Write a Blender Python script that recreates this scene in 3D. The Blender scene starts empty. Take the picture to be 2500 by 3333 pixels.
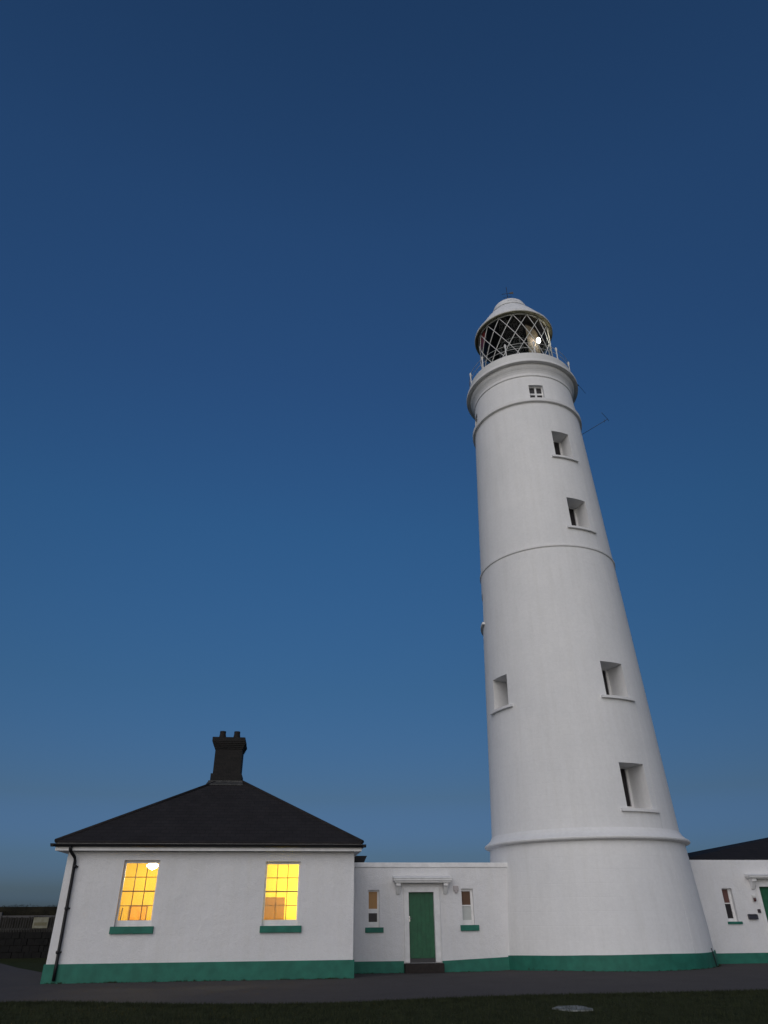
import bpy, bmesh, math, random
from mathutils import Vector, Matrix
random.seed(7)
S = bpy.context.scene
R = math.radians

# ------------------------------------------------------------------ camera, world, sun, exposure
cd = bpy.data.cameras.new('camera')
cam = bpy.data.objects.new('camera', cd)
S.collection.objects.link(cam)
cr = Vector((0.99207701, -0.12544599, -0.00682017))
cu = Vector((-0.05786057, -0.50442282, 0.86151597))
cf = Vector((0.11151397, 0.85429557, 0.50768466))
cam.matrix_world = Matrix(((cr.x, cu.x, -cf.x, 0.0), (cr.y, cu.y, -cf.y, 0.0),
                           (cr.z, cu.z, -cf.z, 1.6), (0, 0, 0, 1)))
cd.sensor_fit = 'HORIZONTAL'
cd.sensor_width = 36.0
cd.lens = 36.0 * 2229.177 / 2500.0
cd.clip_start = 0.1
cd.clip_end = 6000
S.camera = cam
S.render.resolution_x, S.render.resolution_y = 768, 1024

GLOW_AZ = 199.0          # compass bearing of the afterglow (0 = +Y, 90 = +X)
GLOW_EL = 3.0
w = bpy.data.worlds.new('World')
S.world = w
w.use_nodes = True
wn, wl = w.node_tree.nodes, w.node_tree.links
bg = wn['Background']
sky = wn.new('ShaderNodeTexSky')
sky.sky_type = 'NISHITA'
sky.sun_disc = False
sky.sun_elevation = R(GLOW_EL)
sky.sun_rotation = R(182.0)      # the twilight arch is wide; its brightest part is almost square behind the camera
sky.air_density = 1.0
sky.dust_density = 1.0
sky.ozone_density = 3.0
tc = wn.new('ShaderNodeTexCoord')
sep = wn.new('ShaderNodeSeparateXYZ')
wl.new(tc.outputs['Generated'], sep.inputs[0])
ramp = wn.new('ShaderNodeValToRGB')          # blue-hour tint by elevation (sin of the elevation angle)
SKY_TINT = [(0.0, (0.694, 1.481, 6.237)), (0.018, (0.694, 1.481, 6.237)), (0.029, (0.663, 1.202, 4.002)), (0.065, (0.699, 1.039, 2.341)), (0.135, (0.828, 0.933, 1.381)), (0.273, (0.819, 1.052, 1.36)), (0.482, (0.91, 1.301, 1.642)), (0.656, (1.045, 1.356, 1.774)), (0.79, (1.164, 1.493, 1.921)), (0.918, (1.123, 1.432, 1.824)), (1.0, (1.123, 1.432, 1.824))]
el = ramp.color_ramp.elements
while len(el) < len(SKY_TINT):
    el.new(0.5)
for e, (p, c) in zip(el, SKY_TINT):
    e.position = p
    e.color = (c[0] * 0.2, c[1] * 0.2, c[2] * 0.2, 1)
wl.new(sep.outputs[2], ramp.inputs[0])
mul = wn.new('ShaderNodeMix')
mul.data_type = 'RGBA'
mul.blend_type = 'MULTIPLY'
mul.inputs[0].default_value = 1.0
wl.new(sky.outputs[0], mul.inputs[6])
wl.new(ramp.outputs[0], mul.inputs[7])
wl.new(mul.outputs[2], bg.inputs[0])
bg.inputs[1].default_value = 0.5

sd = bpy.data.lights.new('sun', 'SUN')
sun = bpy.data.objects.new('sun', sd)
S.collection.objects.link(sun)
sd.energy = 1.86
sd.angle = R(80)
sd.color = (1.0, 0.935, 0.87)
az, sel = R(GLOW_AZ + 7), R(20)
to_sun = Vector((math.sin(az) * math.cos(sel), math.cos(az) * math.cos(sel), math.sin(sel)))
sun.rotation_euler = to_sun.to_track_quat('Z', 'Y').to_euler()

S.view_settings.view_transform = 'Standard'
S.view_settings.look = 'None'
S.view_settings.exposure = 0.0
S.view_settings.gamma = 1.0

# ------------------------------------------------------------------ materials
def newmat(name):
    m = bpy.data.materials.new(name)
    m.use_nodes = True
    n, l = m.node_tree.nodes, m.node_tree.links
    return m, n, l, n['Principled BSDF']

def noise(n, l, co, scale, detail=4.0, rough=0.55):
    t = n.new('ShaderNodeTexNoise')
    t.inputs['Scale'].default_value = scale
    t.inputs['Detail'].default_value = detail
    t.inputs['Roughness'].default_value = rough
    l.new(co, t.inputs['Vector'])
    return t.outputs['Fac']

def maprange(n, l, v, a, b, c, d):
    t = n.new('ShaderNodeMapRange')
    for i, x in enumerate((a, b, c, d)):
        t.inputs[i + 1].default_value = x
    l.new(v, t.inputs[0])
    return t.outputs[0]

def mixc(n, l, fac, a, b):
    t = n.new('ShaderNodeMix')
    t.data_type = 'RGBA'
    if isinstance(fac, float):
        t.inputs[0].default_value = fac
    else:
        l.new(fac, t.inputs[0])
    for i, x in ((6, a), (7, b)):
        if isinstance(x, tuple):
            t.inputs[i].default_value = (*x, 1)
        else:
            l.new(x, t.inputs[i])
    return t.outputs[2]

def bump(n, l, bsdf, h, strength, dist):
    b = n.new('ShaderNodeBump')
    b.inputs['Strength'].default_value = strength
    b.inputs['Distance'].default_value = dist
    l.new(h, b.inputs['Height'])
    l.new(b.outputs[0], bsdf.inputs['Normal'])

def surface(name, base, dark=None, scale=2.0, rough=0.8, grain=0.0, grain_scale=60, spec=0.3, lo=0.35, hi=0.7):
    """mottled painted or weathered surface"""
    m, n, l, b = newmat(name)
    g = n.new('ShaderNodeNewGeometry').outputs['Position']
    dark = dark or tuple(c * 0.86 for c in base)
    f = maprange(n, l, noise(n, l, g, scale), lo, hi, 0, 1)
    col = mixc(n, l, f, dark, base)
    l.new(col, b.inputs['Base Color'])
    b.inputs['Roughness'].default_value = rough
    b.inputs['Specular IOR Level'].default_value = spec
    if grain:
        bump(n, l, b, noise(n, l, g, grain_scale, 6, 0.65), grain, 0.01)
    return m

def plain(name, base, rough=0.6, metal=0.0, emit=None, strength=1.0):
    m, n, l, b = newmat(name)
    g = n.new('ShaderNodeNewGeometry').outputs['Position']
    f = noise(n, l, g, 9.0, 3)
    l.new(mixc(n, l, f, tuple(c * 0.85 for c in base), base), b.inputs['Base Color'])
    b.inputs['Roughness'].default_value = rough
    b.inputs['Metallic'].default_value = metal
    if emit:
        b.inputs['Emission Color'].default_value = (*emit, 1)
        b.inputs['Emission Strength'].default_value = strength
    return m

# roughcast white walls with rain streaks and patched paint
def white_wall(name, base, streak, grain):
    m, n, l, b = newmat(name)
    g = n.new('ShaderNodeNewGeometry').outputs['Position']
    mp = n.new('ShaderNodeMapping')
    mp.inputs['Scale'].default_value = (3.2, 3.2, 0.22)
    l.new(g, mp.inputs[0])
    st = maprange(n, l, noise(n, l, mp.outputs[0], 1.6, 5, 0.6), 0.42, 0.75, 0, 1)
    pa = maprange(n, l, noise(n, l, g, 0.55, 5, 0.6), 0.35, 0.7, 0, 1)
    c1 = mixc(n, l, st, base, tuple(x * (1 - streak) for x in (base[0], base[1] * 0.995, base[2] * 0.975)))
    t = n.new('ShaderNodeMix'); t.data_type = 'RGBA'; t.blend_type = 'MULTIPLY'
    t.inputs[0].default_value = 1.0
    l.new(c1, t.inputs[6])
    l.new(mixc(n, l, pa, (0.93, 0.935, 0.94), (1, 1, 1)), t.inputs[7])
    t3 = n.new('ShaderNodeMix'); t3.data_type = 'RGBA'; t3.blend_type = 'MULTIPLY'; t3.inputs[0].default_value = 1.0
    l.new(t.outputs[2], t3.inputs[6])
    l.new(mixc(n, l, maprange(n, l, noise(n, l, g, 11, 6, 0.75), 0.3, 0.7, 0, 1), (0.945, 0.943, 0.945), (1.015, 1.015, 1.015)), t3.inputs[7])
    l.new(t3.outputs[2], b.inputs['Base Color'])
    b.inputs['Roughness'].default_value = 0.75
    b.inputs['Specular IOR Level'].default_value = 0.25
    big = n.new('ShaderNodeMath'); big.operation = 'MULTIPLY_ADD'; big.inputs[1].default_value = 3.0
    l.new(noise(n, l, g, 1.7, 3, 0.5), big.inputs[0]); l.new(noise(n, l, g, 30, 7, 0.7), big.inputs[2])
    bump(n, l, b, big.outputs[0], grain, 0.035)
    return m

WHITE = white_wall('white_roughcast', (0.745, 0.74, 0.745), 0.03, 0.5)

# lighthouse masonry: painted ashlar, courses barely readable through the paint
def tower_paint():
    m, n, l, b = newmat('white_tower_masonry')
    tc_ = n.new('ShaderNodeTexCoord').outputs['Object']
    g = tc_
    sp = n.new('ShaderNodeSeparateXYZ'); l.new(g, sp.inputs[0])
    an = n.new('ShaderNodeMath'); an.operation = 'ARCTAN2'
    l.new(sp.outputs[0], an.inputs[0]); l.new(sp.outputs[1], an.inputs[1])
    sc_ = n.new('ShaderNodeMath'); sc_.operation = 'MULTIPLY'; sc_.inputs[1].default_value = 3.4
    l.new(an.outputs[0], sc_.inputs[0])
    cb = n.new('ShaderNodeCombineXYZ'); l.new(sc_.outputs[0], cb.inputs[0]); l.new(sp.outputs[2], cb.inputs[1])
    br = n.new('ShaderNodeTexBrick')
    br.inputs['Scale'].default_value = 1.0
    br.inputs['Brick Width'].default_value = 0.95
    br.inputs['Row Height'].default_value = 0.42
    br.inputs['Mortar Size'].default_value = 0.012
    br.inputs['Mortar Smooth'].default_value = 0.6
    br.inputs['Color1'].default_value = (1, 1, 1, 1)
    br.inputs['Color2'].default_value = (0.93, 0.93, 0.93, 1)
    br.inputs['Mortar'].default_value = (0.80, 0.80, 0.80, 1)
    l.new(cb.outputs[0], br.inputs['Vector'])
    mp = n.new('ShaderNodeMapping'); mp.inputs['Scale'].default_value = (2.2, 2.2, 0.13)
    l.new(g, mp.inputs[0])
    st = maprange(n, l, noise(n, l, mp.outputs[0], 1.7, 6, 0.62), 0.45, 0.78, 0, 1)
    c1 = mixc(n, l, st, (0.81, 0.805, 0.80), (0.765, 0.758, 0.745))
    c2 = mixc(n, l, maprange(n, l, noise(n, l, g, 0.5, 5, 0.6), 0.35, 0.7, 0, 1), (0.93, 0.935, 0.94), (1, 1, 1))
    t = n.new('ShaderNodeMix'); t.data_type = 'RGBA'; t.blend_type = 'MULTIPLY'; t.inputs[0].default_value = 1
    l.new(c1, t.inputs[6]); l.new(c2, t.inputs[7])
    t2 = n.new('ShaderNodeMix'); t2.data_type = 'RGBA'; t2.blend_type = 'MULTIPLY'; t2.inputs[0].default_value = 0.10
    l.new(t.outputs[2], t2.inputs[6]); l.new(br.outputs['Color'], t2.inputs[7])
    t3 = n.new('ShaderNodeMix'); t3.data_type = 'RGBA'; t3.blend_type = 'MULTIPLY'; t3.inputs[0].default_value = 1.0
    l.new(t2.outputs[2], t3.inputs[6])
    l.new(mixc(n, l, maprange(n, l, noise(n, l, g, 8, 6, 0.75), 0.3, 0.7, 0, 1), (0.945, 0.943, 0.945), (1.015, 1.015, 1.015)), t3.inputs[7])
    l.new(t3.outputs[2], b.inputs['Base Color'])
    b.inputs['Roughness'].default_value = 0.72
    b.inputs['Specular IOR Level'].default_value = 0.25
    nb = noise(n, l, g, 26, 7, 0.68)
    ad = n.new('ShaderNodeMath'); ad.operation = 'MULTIPLY_ADD'
    l.new(nb, ad.inputs[0]); ad.inputs[1].default_value = 0.6
    bw = n.new('ShaderNodeRGBToBW'); l.new(br.outputs['Color'], bw.inputs[0])
    l.new(bw.outputs[0], ad.inputs[2])
    bump(n, l, b, ad.outputs[0], 0.35, 0.025)
    return m

TOWER = tower_paint()
TRIM = surface('white_trim_paint', (0.80, 0.795, 0.79), scale=5, rough=0.5, grain=0.15)
GREEN = surface('green_masonry_paint', (0.023, 0.165, 0.118), (0.017, 0.122, 0.088), scale=3.5, rough=0.6, grain=0.4, grain_scale=40)
GREEN_DOOR = surface('green_door_paint', (0.022, 0.125, 0.060), (0.016, 0.092, 0.046), scale=6, rough=0.42, grain=0.05)
BLACK = surface('black_gutter_paint', (0.012, 0.012, 0.014), scale=8, rough=0.45)
STONE_STEP = surface('worn_stone', (0.036, 0.029, 0.026), (0.022, 0.018, 0.017), scale=8, rough=0.85, grain=0.4)
POT = surface('sooty_clay', (0.022, 0.017, 0.014), (0.010, 0.009, 0.009), scale=7, rough=0.85)
LEAD = surface('lead_flashing', (0.06, 0.06, 0.06), (0.03, 0.03, 0.03), scale=9, rough=0.6)
METAL_WHITE = plain('white_metal', (0.72, 0.72, 0.70), 0.4)
METAL_DARK = plain('dark_metal', (0.03, 0.03, 0.033), 0.5)
STEEL = plain('steel', (0.55, 0.55, 0.55), 0.25, 0.9)

def brick_dark():
    m, n, l, b = newmat('sooty_brick')
    g = n.new('ShaderNodeNewGeometry').outputs['Position']
    sp = n.new('ShaderNodeSeparateXYZ'); l.new(g, sp.inputs[0])
    a = n.new('ShaderNodeMath'); a.operation = 'ADD'; l.new(sp.outputs[0], a.inputs[0]); l.new(sp.outputs[1], a.inputs[1])
    cb = n.new('ShaderNodeCombineXYZ'); l.new(a.outputs[0], cb.inputs[0]); l.new(sp.outputs[2], cb.inputs[1])
    br = n.new('ShaderNodeTexBrick')
    br.inputs['Scale'].default_value = 1.0
    br.inputs['Brick Width'].default_value = 0.225
    br.inputs['Row Height'].default_value = 0.075
    br.inputs['Mortar Size'].default_value = 0.006
    br.inputs['Color1'].default_value = (0.012, 0.010, 0.009, 1)
    br.inputs['Color2'].default_value = (0.006, 0.0055, 0.005, 1)
    br.inputs['Mortar'].default_value = (0.010, 0.0095, 0.009, 1)
    l.new(cb.outputs[0], br.inputs['Vector'])
    l.new(br.outputs['Color'], b.inputs['Base Color'])
    b.inputs['Roughness'].default_value = 0.9
    return m
BRICK = brick_dark()

def slate(name, k=1.0):
    m, n, l, b = newmat(name)
    g = n.new('ShaderNodeNewGeometry')
    sp = n.new('ShaderNodeSeparateXYZ'); l.new(g.outputs['Position'], sp.inputs[0])
    sn = n.new('ShaderNodeSeparateXYZ'); l.new(g.outputs['Normal'], sn.inputs[0])
    ab = n.new('ShaderNodeMath'); ab.operation = 'ABSOLUTE'; l.new(sn.outputs[0], ab.inputs[0])
    gt = n.new('ShaderNodeMath'); gt.operation = 'GREATER_THAN'; gt.inputs[1].default_value = 0.3
    l.new(ab.outputs[0], gt.inputs[0])
    mx = n.new('ShaderNodeMix'); l.new(gt.outputs[0], mx.inputs[0]); l.new(sp.outputs[0], mx.inputs[2]); l.new(sp.outputs[1], mx.inputs[3])
    cb = n.new('ShaderNodeCombineXYZ'); l.new(mx.outputs[0], cb.inputs[0]); l.new(sp.outputs[2], cb.inputs[1])
    br = n.new('ShaderNodeTexBrick')
    br.inputs['Scale'].default_value = 1.0
    br.inputs['Brick Width'].default_value = 0.28
    br.inputs['Row Height'].default_value = 0.115
    br.inputs['Mortar Size'].default_value = 0.006
    br.inputs['Color1'].default_value = (0.031 * k, 0.029 * k, 0.031 * k, 1)
    br.inputs['Color2'].default_value = (0.026 * k, 0.025 * k, 0.027 * k, 1)
    br.inputs['Mortar'].default_value = (0.018, 0.018, 0.019, 1)
    l.new(cb.outputs[0], br.inputs['Vector'])
    t = n.new('ShaderNodeMix'); t.data_type = 'RGBA'; t.blend_type = 'MULTIPLY'; t.inputs[0].default_value = 1
    l.new(br.outputs['Color'], t.inputs[6])
    l.new(mixc(n, l, noise(n, l, g.outputs['Position'], 1.3, 6, 0.65), (0.65, 0.62, 0.6), (1.25, 1.25, 1.25)), t.inputs[7])
    l.new(t.outputs[2], b.inputs['Base Color'])
    b.inputs['Roughness'].default_value = 0.85
    b.inputs['Specular IOR Level'].default_value = 0.06
    bw = n.new('ShaderNodeRGBToBW'); l.new(br.outputs['Color'], bw.inputs[0])
    bump(n, l, b, bw.outputs[0], 0.6, 0.4)
    return m
SLATE = slate('dark_slate')

def glass(name, tint=(0.9, 0.95, 0.95), refl=0.12):
    m = bpy.data.materials.new(name); m.use_nodes = True
    n, l = m.node_tree.nodes, m.node_tree.links
    n.clear()
    o = n.new('ShaderNodeOutputMaterial')
    tr = n.new('ShaderNodeBsdfTransparent'); tr.inputs[0].default_value = (*tint, 1)
    gl = n.new('ShaderNodeBsdfGlossy'); gl.inputs['Roughness'].default_value = 0.03
    lw = n.new('ShaderNodeLayerWeight'); lw.inputs[0].default_value = 0.25
    mr = maprange(n, l, lw.outputs['Fresnel'], 0.04, 1, refl * 0.25, 0.5)
    mx = n.new('ShaderNodeMixShader')
    l.new(mr, mx.inputs[0]); l.new(tr.outputs[0], mx.inputs[1]); l.new(gl.outputs[0], mx.inputs[2])
    l.new(mx.outputs[0], o.inputs[0])
    return m
GLASS = glass('window_glass')
LANTERN_GLASS = glass('lantern_glass', (0.88, 0.93, 0.92), 0.02)
PANE_DARK = plain('dark_pane', (0.010, 0.006, 0.008), 0.5)
REFL_AMBER = plain('amber_reflection', (0.40, 0.215, 0.075), 0.6)  # twilight reflected in the upper annexe panes, painted as flat amber, brown, maroon
REFL_BROWN = plain('brown_reflection', (0.115, 0.060, 0.032), 0.7)
REFL_MAROON = plain('maroon_reflection', (0.125, 0.055, 0.045), 0.7)
FROSTED = plain('frosted_pane', (0.50, 0.52, 0.50), 0.5)

# ------------------------------------------------------------------ mesh helpers
class MB:
    def __init__(self):
        self.v, self.f, self.sm = [], [], []
    def face(self, pts, smooth=False):
        i = len(self.v)
        self.v += [tuple(p) for p in pts]
        self.f.append(tuple(range(i, i + len(pts))))
        self.sm.append(smooth)
    def box(self, x0, x1, y0, y1, z0, z1):
        p = [(x, y, z) for z in (z0, z1) for y in (y0, y1) for x in (x0, x1)]
        i = len(self.v); self.v += p
        for q in ((0, 2, 3, 1), (4, 5, 7, 6), (0, 1, 5, 4), (1, 3, 7, 5), (3, 2, 6, 7), (2, 0, 4, 6)):
            self.f.append(tuple(i + k for k in q)); self.sm.append(False)
    def hexa(self, b, t):
        i = len(self.v); self.v += list(b) + list(t)
        for q in ((3, 2, 1, 0), (4, 5, 6, 7), (0, 1, 5, 4), (1, 2, 6, 5), (2, 3, 7, 6), (3, 0, 4, 7)):
            self.f.append(tuple(i + k for k in q)); self.sm.append(False)
    def tube(self, pts, r, n=8, cap=True, radii=None):
        pts = [Vector(p) for p in pts]
        rings = []
        for k, p in enumerate(pts):
            a = pts[max(k - 1, 0)]; c = pts[min(k + 1, len(pts) - 1)]
            d = (c - a).normalized()
            up = Vector((0, 0, 1)) if abs(d.z) < 0.95 else Vector((1, 0, 0))
            u = d.cross(up).normalized(); v = d.cross(u).normalized()
            rr = radii[k] if radii else r
            i = len(self.v)
            self.v += [tuple(p + (u * math.cos(t) + v * math.sin(t)) * rr) for t in [2 * math.pi * j / n for j in range(n)]]
            rings.append(i)
        for a, b in zip(rings, rings[1:]):
            for j in range(n):
                self.f.append((a + j, a + (j + 1) % n, b + (j + 1) % n, b + j)); self.sm.append(True)
        if cap:
            self.f.append(tuple(rings[0] + j for j in reversed(range(n)))); self.sm.append(False)
            self.f.append(tuple(rings[-1] + j for j in range(n))); self.sm.append(False)
    def lathe(self, prof, n=96, cx=0, cy=0, smooth=True, a0=0.0, a1=2 * math.pi):
        """prof = [(r, z)...], every segment has its own vertices where sharp"""
        full = abs(a1 - a0 - 2 * math.pi) < 1e-6
        for (r0, z0), (r1, z1) in zip(prof, prof[1:]):
            i = len(self.v)
            m = n if full else n + 1
            for r_, z_ in ((r0, z0), (r1, z1)):
                for k in range(m):
                    t = a0 + (a1 - a0) * k / n
                    self.v.append((cx + r_ * math.sin(t), cy - r_ * math.cos(t), z_))
            for k in range(n):
                a, b = i + k, i + (k + 1) % m
                self.f.append((a, b, b + m, a + m)); self.sm.append(smooth)
    def build(self, name, mat, parent=None, flip=False):
        me = bpy.data.meshes.new(name)
        me.from_pydata(self.v, [], self.f)
        me.polygons.foreach_set('use_smooth', self.sm)
        mats = mat if isinstance(mat, (list, tuple)) else [mat]
        for m in mats:
            me.materials.append(m)
        me.validate()
        o = bpy.data.objects.new(name, me)
        S.collection.objects.link(o)
        if parent:
            o.parent = parent
            o.matrix_parent_inverse = parent.matrix_basis.inverted()
        return o

def bevel(o, wdt=0.01, seg=1):
    m = o.modifiers.new('bevel', 'BEVEL'); m.width = wdt; m.segments = seg; m.limit_method = 'ANGLE'
    return o

def tag(o, label, cat, group=None):
    o['label'] = label; o['category'] = cat
    if group: o['group'] = group
    return o

def thing(name, loc, label, cat, group=None):
    o = bpy.data.objects.new(name, None)
    o.location = loc; o.empty_display_size = 0.3
    S.collection.objects.link(o)
    return tag(o, label, cat, group)

def struct(o, kind='structure'):
    o['kind'] = kind
    return o

def wall_with_holes(mb, x0, x1, z0, z1, y, th, holes, skip_sides=False):
    """front face at y, back face at y+th, openings with reveals; holes = (hx0,hx1,hz0,hz1)"""
    xs = sorted({x0, x1, *[h[0] for h in holes], *[h[1] for h in holes]})
    zs = sorted({z0, z1, *[h[2] for h in holes], *[h[3] for h in holes]})
    for a, b in zip(xs, xs[1:]):
        for c, d in zip(zs, zs[1:]):
            mx, mz = (a + b) / 2, (c + d) / 2
            if any(h[0] < mx < h[1] and h[2] < mz < h[3] for h in holes):
                continue
            mb.face([(a, y, c), (b, y, c), (b, y, d), (a, y, d)])
            mb.face([(b, y + th, c), (a, y + th, c), (a, y + th, d), (b, y + th, d)])
    for (a, b, c, d) in holes:
        mb.face([(a, y, c), (a, y, d), (a, y + th, d), (a, y + th, c)])
        mb.face([(b, y, d), (b, y, c), (b, y + th, c), (b, y + th, d)])
        mb.face([(a, y, d), (b, y, d), (b, y + th, d), (a, y + th, d)])
        mb.face([(b, y, c), (a, y, c), (a, y + th, c), (b, y + th, c)])
    mb.face([(x0, y, z1), (x1, y, z1), (x1, y + th, z1), (x0, y + th, z1)])
    if not skip_sides:
        mb.face([(x0, y + th, z0), (x0, y, z0), (x0, y, z1), (x0, y + th, z1)])
        mb.face([(x1, y, z0), (x1, y + th, z0), (x1, y + th, z1), (x1, y, z1)])

# ------------------------------------------------------------------ ground
def path_mat():
    m, n, l, b = newmat('tarmac')
    g = n.new('ShaderNodeNewGeometry').outputs['Position']
    f = maprange(n, l, noise(n, l, g, 1.1, 6, 0.6), 0.3, 0.7, 0, 1)
    f2 = maprange(n, l, noise(n, l, g, 45, 3, 0.7), 0.35, 0.65, 0, 1)
    c = mixc(n, l, f, (0.044, 0.039, 0.038), (0.068, 0.061, 0.060))
    c = mixc(n, l, f2, c, (0.105, 0.097, 0.096))
    l.new(c, b.inputs['Base Color'])
    b.inputs['Roughness'].default_value = 0.95
    b.inputs['Specular IOR Level'].default_value = 0.08
    bump(n, l, b, noise(n, l, g, 60, 4, 0.7), 0.5, 0.01)
    return m
def ground_mat():
    m, n, l, b = newmat('short_turf')
    g = n.new('ShaderNodeNewGeometry').outputs['Position']
    f = maprange(n, l, noise(n, l, g, 1.6, 6, 0.65), 0.35, 0.68, 0, 1)
    c = mixc(n, l, f, (0.020, 0.026, 0.010), (0.038, 0.046, 0.018))
    c = mixc(n, l, maprange(n, l, noise(n, l, g, 14, 4, 0.6), 0.5, 0.7, 0, 1), c, (0.050, 0.046, 0.022))
    l.new(c, b.inputs['Base Color'])
    b.inputs['Roughness'].default_value = 0.95
    b.inputs['Specular IOR Level'].default_value = 0.05
    bump(n, l, b, noise(n, l, g, 22, 6, 0.7), 0.8, 0.03)
    return m
PATH, TURF = path_mat(), ground_mat()

def dip(x, y):
    if not (2.2 <= x <= 9.4) or y < 24.9:
        return 0.0
    t = min(1.0, (y - 24.9) / 2.8); t = t * t * (3 - 2 * t)
    s = 1.0 if x < 7.2 else max(0.0, (9.4 - x) / 2.2)
    return -0.105 * t * s
mb = MB()
gxs = [-3000, -200, -20, 2.19] + [2.2 + 0.4 * k for k in range(19)] + [40, 200, 3000]
gys = [-600, -20, 15, 24.9] + [25.3 + 0.4 * k for k in range(12)] + [33.99, 34.0, 80, 400, 3500]
for xa, xb in zip(gxs, gxs[1:]):
    for ya, yb in zip(gys, gys[1:]):
        mb.face([(x, y, -0.014 + (dip(x, y) if y < 33.995 else 0)) for x, y in ((xa, ya), (xb, ya), (xb, yb), (xa, yb))])
struct(mb.build('ground', TURF))

front_edge = [(-60, 20.6), (-20, 20.0), (-9, 19.7), (-6.14, 19.57), (-4.83, 19.45), (-3.4, 18.85), (-1.99, 18.35), (-0.3, 18.0), (1.26, 17.93),
              (3.2, 18.35), (5.56, 18.66), (7.0, 18.62), (8.5, 18.58), (11.6, 18.68), (16, 18.9), (40, 19.5)]
fe = []
for (xa, ya), (xb, yb) in zip(front_edge, front_edge[1:]):
    k = max(1, int((xb - xa) / 0.18)) if xb < 18 and xa > -12 else 1
    for j in range(k):
        t = j / k
        jit = random.uniform(-0.035, 0.035) if k > 1 else 0
        fe.append((xa + (xb - xa) * t, ya + (yb - ya) * t + jit))
fe.append(front_edge[-1])
back = [(40, 34), (9.4, 34), (9.4, 24.9), (2.2, 24.9), (2.2, 34), (-7.0, 34), (-7.6, 28.6), (-8.08, 29.5), (-9.8, 32.4), (-11.6, 35.9), (-13.6, 38.4), (-60, 38.8)]
mb = MB()
mb.face([(x, y, -0.004) for x, y in fe + back])
for i in range(18):
    for j in range(13):
        q = [(2.2 + 0.4 * a, 24.9 + 0.4 * b) for a, b in ((i, j), (i + 1, j), (i + 1, j + 1), (i, j + 1))]
        mb.face([(x, y, -0.004 + dip(x, y)) for x, y in q], True)
struct(mb.build('path', PATH))

# blades of short turf along the near side, where the grass shows as texture against the path
mb = MB()
def edge_y(x):
    for (xa, ya), (xb, yb) in zip(front_edge, front_edge[1:]):
        if xa <= x <= xb:
            return ya + (yb - ya) * (x - xa) / (xb - xa)
    return 19
for i in range(52000):
    x = random.uniform(-10.5, 14.5)
    top = edge_y(x)
    y = top + 0.03 - abs(random.gauss(0, 0.45)) if random.random() < 0.3 else random.uniform(13.6, top)
    h = random.uniform(0.018, 0.055) * (0.7 + 0.6 * random.random())
    a = random.uniform(0, math.pi); dx, dy = math.cos(a) * 0.006, math.sin(a) * 0.006
    lx, ly = random.gauss(0, 0.018), random.gauss(0, 0.018)
    mb.face([(x - dx, y - dy, -0.014), (x + dx, y + dy, -0.014), (x + lx, y + ly, h)])
# small weeds and grit tufts where walls meet the tarmac
def tuft(x, y, z0, n_, hmax, sp):
    for _ in range(n_):
        a = random.uniform(0, math.pi); dx, dy = math.cos(a) * 0.007, math.sin(a) * 0.007
        px_, py_ = x + random.gauss(0, sp), y + random.uniform(-0.025, 0.0)
        mb.face([(px_ - dx, py_ - dy, z0), (px_ + dx, py_ + dy, z0), (px_ + random.gauss(0, 0.02), py_ + random.gauss(0, 0.012), z0 + random.uniform(0.3, 1) * hmax)])
for _ in range(70):
    tuft(random.uniform(-6.7, 2.15), 24.49, -0.006, random.randint(4, 22), random.uniform(0.025, 0.075), random.uniform(0.02, 0.10))
for _ in range(40):
    xx_ = random.choice([random.uniform(2.3, 4.2), random.uniform(5.7, 8.0)])
    tuft(xx_, 28.05, -0.11, random.randint(4, 16), random.uniform(0.02, 0.06), random.uniform(0.02, 0.09))
for _ in range(70):
    a_ = math.radians(random.uniform(-60, 75)); rr_ = 4.09
    tuft(11.848 + rr_ * math.sin(a_), 29.3 - rr_ * math.cos(a_), -0.01, random.randint(4, 18), random.uniform(0.02, 0.065), random.uniform(0.01, 0.04))
blade = surface('grass_blade', (0.042, 0.050, 0.024), (0.020, 0.025, 0.013), scale=3, rough=0.8, spec=0.1)
g = mb.build('grass', blade)
struct(g, 'stuff')

# pale flush slab in the lawn
mb = MB()
top_ = [(5.36, 16.05), (5.55, 15.62), (6.02, 15.60), (6.10, 15.80), (6.06, 16.40), (5.60, 16.38)]
mb.face([(x, y, 0.008) for x, y in top_])
for (xa, ya), (xb, yb) in zip(top_, top_[1:] + top_[:1]):
    mb.face([(xb, yb, 0.008), (xa, ya, 0.008), (xa, ya, -0.02), (xb, yb, -0.02)])
slab = mb.build('stone_slab', surface('pale_concrete', (0.27, 0.285, 0.28), (0.12, 0.13, 0.12), scale=5, rough=0.9, grain=0.3))
bevel(slab, 0.004, 2)
tag(slab, 'small pale flat slab lying in the dark grass in front of the tower', 'slab')

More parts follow.
